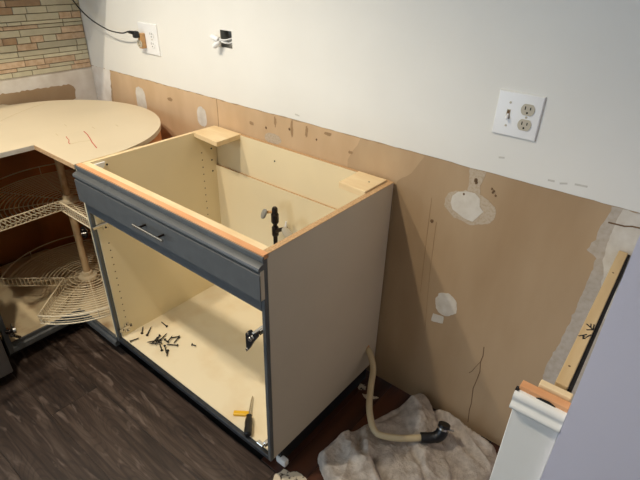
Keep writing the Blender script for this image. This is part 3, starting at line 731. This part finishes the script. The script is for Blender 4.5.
# screwdriver
sd = thing('screwdriver', 'black-handled screwdriver on the cream cabinet floor near the right front', 'screwdriver', (0.715, -0.545, 0.116))
A = Vector((0.773,-0.606,0.1292)); B = Vector((0.717,-0.545,0.1292)); E_ = Vector((0.660,-0.474,0.1215))
ax = (B-A).normalized(); Lh = (B-A).length
bm = bmesh.new(); lathe(bm, [(0.008,0),(0.0125,0.004),(0.0135,0.02),(0.0125,0.035),(0.0135,0.05),(0.012,0.066),(0.009,0.074),(0.0105,0.080),(0.006,Lh)], A, ax, 14); obj('handle', bm, 'black', sd, True)
bm = bmesh.new(); tube(bm, [B, B.lerp(E_, 0.8), E_], [0.0036,0.0034,0.0016], 8); obj('shaft', bm, 'chrome', sd, True)
yp = obj('marker_stub', bbox(-0.028, 0.028, -0.009, 0.009, 0, 0.011, 0.003, 2), 'yellow')
yp.location = (0.686, -0.553, 0.1154); yp.rotation_euler = (0, 0, math.radians(36))
tag(yp, 'small bright yellow plastic piece lying beside the screwdriver shaft', 'plastic piece')

# ================================================================ APPLIANCE GAP
hs = thing('drain_hose', 'beige drain hose with black rubber elbow coming out of the cabinet side', 'hose', (1.08, -0.28, 0.06))
hpath = spline([(0.8845,-0.071,0.198),(0.898,-0.080,0.197),(0.922,-0.098,0.186),(0.946,-0.122,0.166),(0.970,-0.170,0.139),(1.004,-0.228,0.112),(1.036,-0.262,0.090),(1.062,-0.280,0.080),(1.092,-0.283,0.077),(1.150,-0.252,0.078),(1.216,-0.195,0.080),(1.228,-0.186,0.080)], 8)
bm = bmesh.new(); tube(bm, hpath, 0.0118, 14); obj('tube', bm, 'hose', hs, True)
bm = bmesh.new(); ep = spline([(1.205,-0.206,0.081),(1.234,-0.184,0.083),(1.252,-0.168,0.092),(1.257,-0.154,0.110),(1.256,-0.144,0.132)], 6)
tube(bm, ep, [0.0185]*9+[0.0205]*(len(ep)-9), 16); el = obj('rubber_elbow', bm, 'black', hs, True)
bm = bmesh.new(); tube(bm, [(1.2568,-0.151,0.116),(1.2564,-0.148,0.123)], 0.0214, 16); obj('hose_clamp', bm, 'chrome', el, True)
bm = bmesh.new(); tube(bm, [(1.272,-0.146,0.119),(1.290,-0.138,0.119)], 0.004, 8); obj('clamp_screw', bm, 'chrome', el, True)

def towel_mesh():
    bm = bmesh.new()
    def patch_(bound, cen, hfun, nr, ns, dens=0.0022):
        B_ = []
        n = len(bound)
        for i in range(n):
            B_.append(Vector((*bound[i], 0)))
        B_ = spline(B_ + [B_[0]], max(2, ns//n))[:-1]
        m_ = len(B_); c = Vector((*cen, 0)); prev = None
        cv = None; rings = []
        for j in range(1, nr+1):
            t = j/nr; t = t**0.85
            ring = []
            for q in B_:
                p = c.lerp(q, t)
                d = (1-t)*(q-c).length
                e = min(1.0, d/0.030); e = math.sqrt(max(0, 1-(1-e)**2))
                h = hfun(p.x, p.y)*e
                f = noise.noise((p.x*260, p.y*260, 1.0))*dens + noise.noise((p.x*90, p.y*90, 4.0))*dens*0.9
                ring.append(bm.verts.new((p.x + f*0.7, p.y + f*0.5, max(0.0005, h + f*min(1, e+0.15)))))
            rings.append(ring)
        cv = bm.verts.new((c.x, c.y, hfun(c.x, c.y)))
        for k in range(m_): bm.faces.new((cv, rings[0][k], rings[0][(k+1) % m_]))
        for A_, B2 in zip(rings, rings[1:]):
            for k in range(m_): bm.faces.new((A_[k], B2[k], B2[(k+1) % m_], A_[(k+1) % m_]))
    def fold(x_, y_, ax_, ay_, bx_, by_, w, h):
        ab = Vector((bx_-ax_, by_-ay_)); ap = Vector((x_-ax_, y_-ay_)); t = max(0, min(1, ap.dot(ab)/ab.length_squared))
        d = (ap - ab*t).length; return h*math.exp(-(d/w)**2)
    def ridge(x_, y_, f, ang, seed, sharp=2.2):
        ca, sa = math.cos(ang), math.sin(ang); u = x_*ca + y_*sa; v = -x_*sa + y_*ca
        w = 0.05*noise.noise((x_*7+seed, y_*7, seed))
        return (1-abs(noise.noise(((u+w)*f*0.35, (v+w)*f, seed))*1.9))**sharp if abs(noise.noise(((u+w)*f*0.35, (v+w)*f, seed))*1.9) < 1 else 0.0
    def hmain(x_, y_):
        h = 0.034 + 0.014*noise.noise((x_*8, y_*8, 0.5))
        h += 0.018*ridge(x_, y_, 8, math.radians(-48), 3.1) + 0.006*ridge(x_, y_, 17, math.radians(20), 8.2)
        h += fold(x_, y_, 1.105, -0.03, 1.16, -0.13, 0.045, 0.036)
        h += fold(x_, y_, 1.16, -0.13, 1.28, -0.30, 0.030, 0.018)
        h += fold(x_, y_, 0.99, -0.36, 1.10, -0.40, 0.020, 0.022)
        h += fold(x_, y_, 0.985, -0.33, 0.975, -0.45, 0.016, 0.014)
        h += fold(x_, y_, 1.06, -0.33, 1.20, -0.44, 0.018, 0.016)
        h -= fold(x_, y_, 1.115, -0.360, 1.20, -0.41, 0.010, 0.034)
        h -= fold(x_, y_, 1.075, -0.11, 1.04, -0.22, 0.013, 0.018)
        h -= fold(x_, y_, 1.02, -0.31, 1.06, -0.36, 0.010, 0.018)
        h -= fold(x_, y_, 1.20, -0.24, 1.31, -0.33, 0.011, 0.020)
        hose = fold(x_, y_, 1.03, -0.26, 1.09, -0.283, 0.030, 1.0); hose = max(hose, fold(x_, y_, 1.09, -0.283, 1.24, -0.18, 0.030, 1.0))
        h = h*(1-hose) + min(h, 0.060)*hose
        return max(0.012, min(h, 0.105))
    patch_([(0.948,-.452),(0.952,-.392),(0.972,-.325),(1.000,-.262),(1.032,-.165),(1.062,-.085),(1.098,-.018),(1.140,-.012),(1.182,-.040),(1.228,-.085),(1.272,-.130),(1.318,-.190),(1.360,-.260),(1.370,-.36),(1.32,-.46),(1.20,-.52),(1.08,-.52),(1.00,-.49)], (1.15,-.29), hmain, 70, 380)
    def hside(x_, y_):
        h = 0.028 + 0.010*noise.noise((x_*11, y_*11, 7.5)) + 0.018*ridge(x_, y_, 11, math.radians(-35), 5.7)
        h += fold(x_, y_, 1.19, -0.03, 1.40, -0.045, 0.018, 0.022)
        h -= fold(x_, y_, 1.20, -0.05, 1.36, -0.12, 0.008, 0.012)
        h += fold(x_, y_, 1.27, -0.10, 1.40, -0.16, 0.022, 0.012)
        return max(0.010, h)
    patch_([(1.150,-.030),(1.190,-.012),(1.260,-.012),(1.340,-.014),(1.400,-.022),(1.438,-.055),(1.450,-.11),(1.455,-.20),(1.44,-.30),(1.40,-.36),(1.33,-.34),(1.28,-.20),(1.22,-.11)], (1.34,-.15), hside, 50, 300)
    return bm
tw = obj('towel', towel_mesh(), 'towel', None, True, 180)
tag(tw, 'crumpled grey-beige terry towel on the bare floor beside the cabinet', 'towel')
recentre(tw)

# scraps on the bare floor
def scrap(pts, z0, th, mt, label, cat, seed, name):
    bm = bmesh.new(); prism(bm, ragged(pts, 0.008, 0.006, seed), 2, z0, z0+th)
    o = obj(name, bm, mt); tag(o, label, cat); recentre(o); return o
scrap([(0.872,-.592),(0.892,-.562),(0.915,-.540),(0.945,-.532),(0.985,-.534),(1.0,-.585),(0.95,-.625),(0.90,-.622)], 0.0004, 0.003, 'scrap', 'torn patterned vinyl scrap on the floor by the cabinet front corner', 'vinyl scrap', 1, 'vinyl_scrap')
scrap([(0.862,-.075),(0.885,-.065),(0.900,-.085),(0.88,-.10)], -0.0008, 0.003, 'scrap', 'small torn scrap on bare floor nearest the wall beside the hose', 'scrap', 5, 'paper_scrap')
scrap([(0.905,-.115),(0.935,-.09),(0.962,-.085),(0.955,-.105),(0.925,-.122)], -0.0008, 0.003, 'scrap', 'small curled scrap on bare floor just behind the hose', 'scrap', 8, 'paper_scrap')
bm = bmesh.new(); box(bm, 0.845, 0.888, -0.552, -0.530, 0.0, 0.030); bev(bm, 0.006, 2)
o = obj('shim_block', bm, 'white_cab', None, True); tag(o, 'white block wedged under the front right corner of the sink cabinet', 'block'); recentre(o)

# filler panel, cleat and strip against the lavender wall
fp = thing('filler_panel', 'narrow white cabinet filler panel with moulded top beside the lavender wall', 'cabinet panel', (1.55, -0.61, 0))
PXa, PXb = 1.509, 1.5896
obj('panel', bbox(PXa, PXb, -0.618, -0.600, 0.0, 0.862, 0.0012, 1), 'white_cab', fp)
bm = bmesh.new(); prism(bm, [(-0.618,.826),(-0.624,.826),(-0.630,.829),(-0.632,.834),(-0.630,.839),(-0.6265,.842),(-0.6255,.846),(-0.627,.850),(-0.6285,.856),(-0.626,.863),(-0.620,.866),(-0.616,.866)], 0, PXa-0.004, PXb)
obj('moulding', bm, 'white_cab', fp, True, 50)
re_ = obj('raw_edge', bbox(PXa, PXb, -0.616, -0.598, 0.862, 0.8745, 0.001, 1), 'raw_orange', fp)
bm = bmesh.new(); prism(bm, [(PXa+0.030,.866),(PXa+0.036,.870),(PXa+0.050,.871),(PXa+0.058,.8685),(PXa+0.062,.866)], 1, -0.6175, -0.615); obj('gouge', bm, 'void', re_)
bm = bmesh.new()
for k in range(6):
    a = random.uniform(0, 6); box(bm, PXa-0.003-0.002*math.sin(a), PXa+0.001, -0.620-0.002*k % 0.004, -0.612, .846+.004*k, .848+.004*k)
o = obj('staples', bm, 'void', fp); o['kind'] = 'stuff'
cl = thing('cleat_board', 'long pine cleat board with black marker arrow beside the lavender wall', 'board', (1.56, -0.29, 0.79))
bm = bmesh.new(); prism(bm, [(1.5545,-0.574),(1.5755,-0.574),(1.5655,-0.004),(1.5445,-0.004)], 2, 0.80, 0.882); bev(bm, 0.0018, 2)
bd = obj('board', bm, 'pine', cl)
bm = bmesh.new(); prism(bm, [(1.5758,-0.573),(1.5815,-0.573),(1.5715,-0.004),(1.5658,-0.004)], 2, 0.80, 0.8775); obj('gap_shade_strip', bm, 'void', cl)  # dark strip standing in for the shade between board and wall
def S(pts, w=0.0022): stroke(pts, w, 'ink', 2, 0.8820, bd, 'marker_line')
S([(1.5535,-.422),(1.560,-.414),(1.5650,-.406)]); S([(1.560,-.414),(1.5625,-.426),(1.566,-.421)]); S([(1.560,-.414),(1.566,-.417),(1.5690,-.408),(1.5720,-.402)])
S([(1.556,-.372),(1.563,-.377),(1.5710,-.383)], 0.0026); S([(1.5710,-.383),(1.561,-.392)], 0.0026); S([(1.5710,-.383),(1.5685,-.364)], 0.0026); S([(1.563,-.366),(1.5655,-.378)], 0.0022)
for (a, b) in ((1.563,-.52),(1.556,-.13)):
    bm = bmesh.new(); lathe(bm, [(0.0022,0),(0.0022,0.0006)], (a, b, 0.882), seg=10); obj('knot', bm, 'crack', bd)
st = obj('wood_strip', bbox(1.534, 1.587, -0.596, -0.581, 0.866, 0.880, 0.002, 2), 'ply')
tag(st, 'short pale wood strip lying behind the white filler panel top', 'wood strip'); recentre(st)

# ================================================================ CEILING LAMPS (above the frame)
for i, ((x, y), e) in enumerate(LAMPS):
    t = thing('recessed_lamp', ['round recessed ceiling lamp nearer the tiled wall', 'round recessed ceiling lamp farther from the tiled wall'][i], 'lamp', (x, y, CEIL-0.02), 'recessed ceiling lamps')
    bm = bmesh.new(); seg = 32
    rings = []
    for r, z in ((0.078, CEIL-0.0005), (0.078, CEIL-0.006), (0.050, CEIL-0.014), (0.048, CEIL-0.0005)):
        rings.append([bm.verts.new((x + r*math.cos(2*PI*k/seg), y + r*math.sin(2*PI*k/seg), z)) for k in range(seg)])
    for A_, B2 in zip(rings, rings[1:]):
        for k in range(seg): bm.faces.new((A_[k], A_[(k+1) % seg], B2[(k+1) % seg], B2[k]))
    obj('trim_ring', bm, 'white_trim', t, True)
    lamp_lights[i].parent = t; lamp_lights[i].matrix_parent_inverse = Matrix.Translation(-Vector((x, y, CEIL-0.02)))
